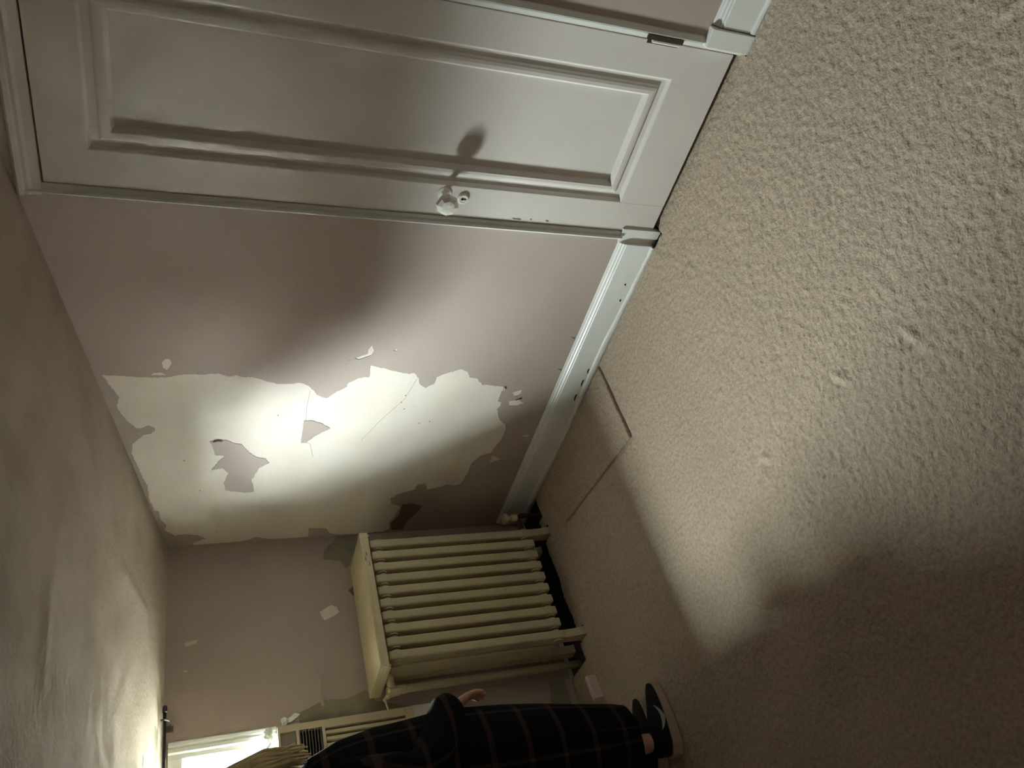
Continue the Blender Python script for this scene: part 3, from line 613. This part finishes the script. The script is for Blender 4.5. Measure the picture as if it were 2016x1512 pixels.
def shoe(s):
    cx = .59+s*.066; y0, y1 = -1.440, -1.182; L = y1-y0
    def wd(t): return (.030+.016*math.sin(PI*min(1, t*1.15)*.9))*(1 if t < .8 else math.sqrt(max(0, 1-((t-.8)/.2)**2*.92)))*(math.sqrt(min(1, (t+.02)/.14)))
    def top(t): return .098-.004*t if t < .32 else (.097-(t-.32)/.4*.042 if t < .72 else .055-(t-.72)/.28*.022)
    root = None
    def lo(za, zb, name, material, grow, n=22):
        bm = bmesh.new(); R_ = []
        for i in range(n+1):
            t = i/n; w = wd(t)+grow; y = y0+L*t+(grow*(1 if t > .5 else -1)*(abs(2*t-1)**3))
            zt = zb(t); R_.append([bm.verts.new((cx+w*math.cos(a), y, za+(zt-za)*max(0, math.sin(a))**.7)) for a in [PI*k/14 for k in range(15)]])
        for p, q in zip(R_, R_[1:]):
            for k in range(14): bm.faces.new((p[k], p[k+1], q[k+1], q[k]))
            bm.faces.new((p[0], q[0], q[14], p[14]))
        bm.faces.new(R_[0]); bm.faces.new(R_[-1][::-1])
        return link(name, bm, material, None, True)
    u = put(lo(.020, top, 'trainer', M_SHOE, 0), per)
    bm = bmesh.new(); pts = []
    for i in range(48):
        t = (1-math.cos(PI*(i % 24)/23))/2; side = 1 if i < 24 else -1
        tt = t if side > 0 else 1-t
        pts.append((cx+side*(wd(tt)+.006), y0-.006+(L+.012)*tt))
    sb = slab(bmesh.new(), [pts], XY, .0015, .004)
    for v in sb.verts:
        if v.co.z > .003:
            t = max(0, min(1, (v.co.y-y0)/L)); v.co.z = .040-.016*t
    so = link('sole', sb, M_SOLE); so.parent = u
    if s > 0:     # curved tick mark on the outer side
        def on(t, h):
            w = wd(t)+.0016; zt = top(t); f = max(0, min(.97, (h-.018)/(zt-.018))); a = math.asin(f**(1/.7)); return (cx+w*math.cos(a)+.0012, y0+L*t, h)
        cur = [(.30, .060, .001), (.34, .053, .004), (.40, .046, .0065), (.46, .042, .0075), (.50, .0425, .007), (.56, .046, .0045), (.62, .051, .0022), (.66, .055, .0004)]
        bm = bmesh.new(); A = [(bm.verts.new(on(t, h-w)), bm.verts.new(on(t, h+w))) for t, h, w in cur]
        for p, q in zip(A, A[1:]): bm.faces.new((p[0], q[0], q[1], p[1]))
        lg = tag(link('side_mark', bm, M_LOGO), 'pale curved tick mark'); lg.modifiers.new('t', 'SOLIDIFY').thickness = .0015
        lg.parent = u
    put(link('sock', lathe(bmesh.new(), (cx+.001, -1.388, .07), (0, 0, 1), [(0, .036), (.03, .036), (.036, .035)], 18), M_SHOE, None, True), per)
shoe(1); shoe(-1)

# hair: cap and long strands falling forward over the shoulder
bm = bmesh.new(); bmesh.ops.create_uvsphere(bm, u_segments=28, v_segments=18, radius=1)
for v in bm.verts:
    c = v.co; k = 1.0+.02*math.sin(14*math.atan2(c.y, c.x)); v.co = Vector((.59+c.x*.094*k, -1.332+c.y*.106*k, 1.395+c.z*.098))
bmesh.ops.delete(bm, geom=[f for f in bm.faces if f.calc_center_median().y > -1.27 and f.calc_center_median().z < 1.42 and abs(f.calc_center_median().x-.59) < .07], context='FACES')
for i in range(150):
    a = random.uniform(-.2, 1.0); sd = 1 if random.random() < .72 else -1
    ex, ey, ez = .59+sd*random.uniform(.05, .135), random.uniform(-1.262, -1.212), random.uniform(1.185, 1.26)
    sx_, sy_ = .59+sd*random.uniform(.055, .096), random.uniform(-1.30, -1.232)
    p0 = (.59+sd*random.uniform(0, .05), random.uniform(-1.34, -1.26), 1.487); p1 = (sx_, sy_, random.uniform(1.40, 1.44)); p2 = (sx_*.5+ex*.5+sd*.008, (sy_+ey)/2+.012, 1.32); p3 = (ex, ey, ez)
    tube(bm, [p0, p1, p2, p3], [.004, .0075, .0075, .0018], 5, True)
for i in range(110):                                # back of the head
    a = random.uniform(-PI*.98, PI*.02)
    if -1.9 < a < -1.2 and random.random() < .2: continue
    c, d = math.cos(a), math.sin(a); rr = random.uniform(.98, 1.06)
    if d > -.05: continue
    tube(bm, [(.59+c*.03, -1.335+d*.03, 1.490), (.59+c*.088*rr, -1.332+d*.100*rr, 1.43), (.59+c*.098*rr, -1.335+d*.110*rr, 1.36), (.59+c*.098, -1.335+d*.112, 1.29), (.59+c*.095*rr, -1.335+d*.118, random.uniform(1.19, 1.25))], [.004, .008, .009, .008, .002], 5, True)
put(link('hair', bm, M_HAIR, None, True), per)

# straighten the figure: lift shoulders, head and hair together
done = set()
for o in per.children_recursive:
    if o.type != 'MESH' or o.data.name in done: continue
    done.add(o.data.name)
    for v in o.data.vertices:
        z = v.co.z
        if o.name.split('.')[0] in ('body', 'sleeve', 'paper_scrap') and .60 < z < .98 and abs(v.co.x-.59) > .06 and v.co.y > -1.36:
            v.co.y -= .042*min(1, (v.co.y+1.36)/.18)               # forearms held closer to the body
        v.co.z += .02*min(1, max(0, (z-.55)/.15)) + .05*min(1, max(0, (z-.95)/.2))
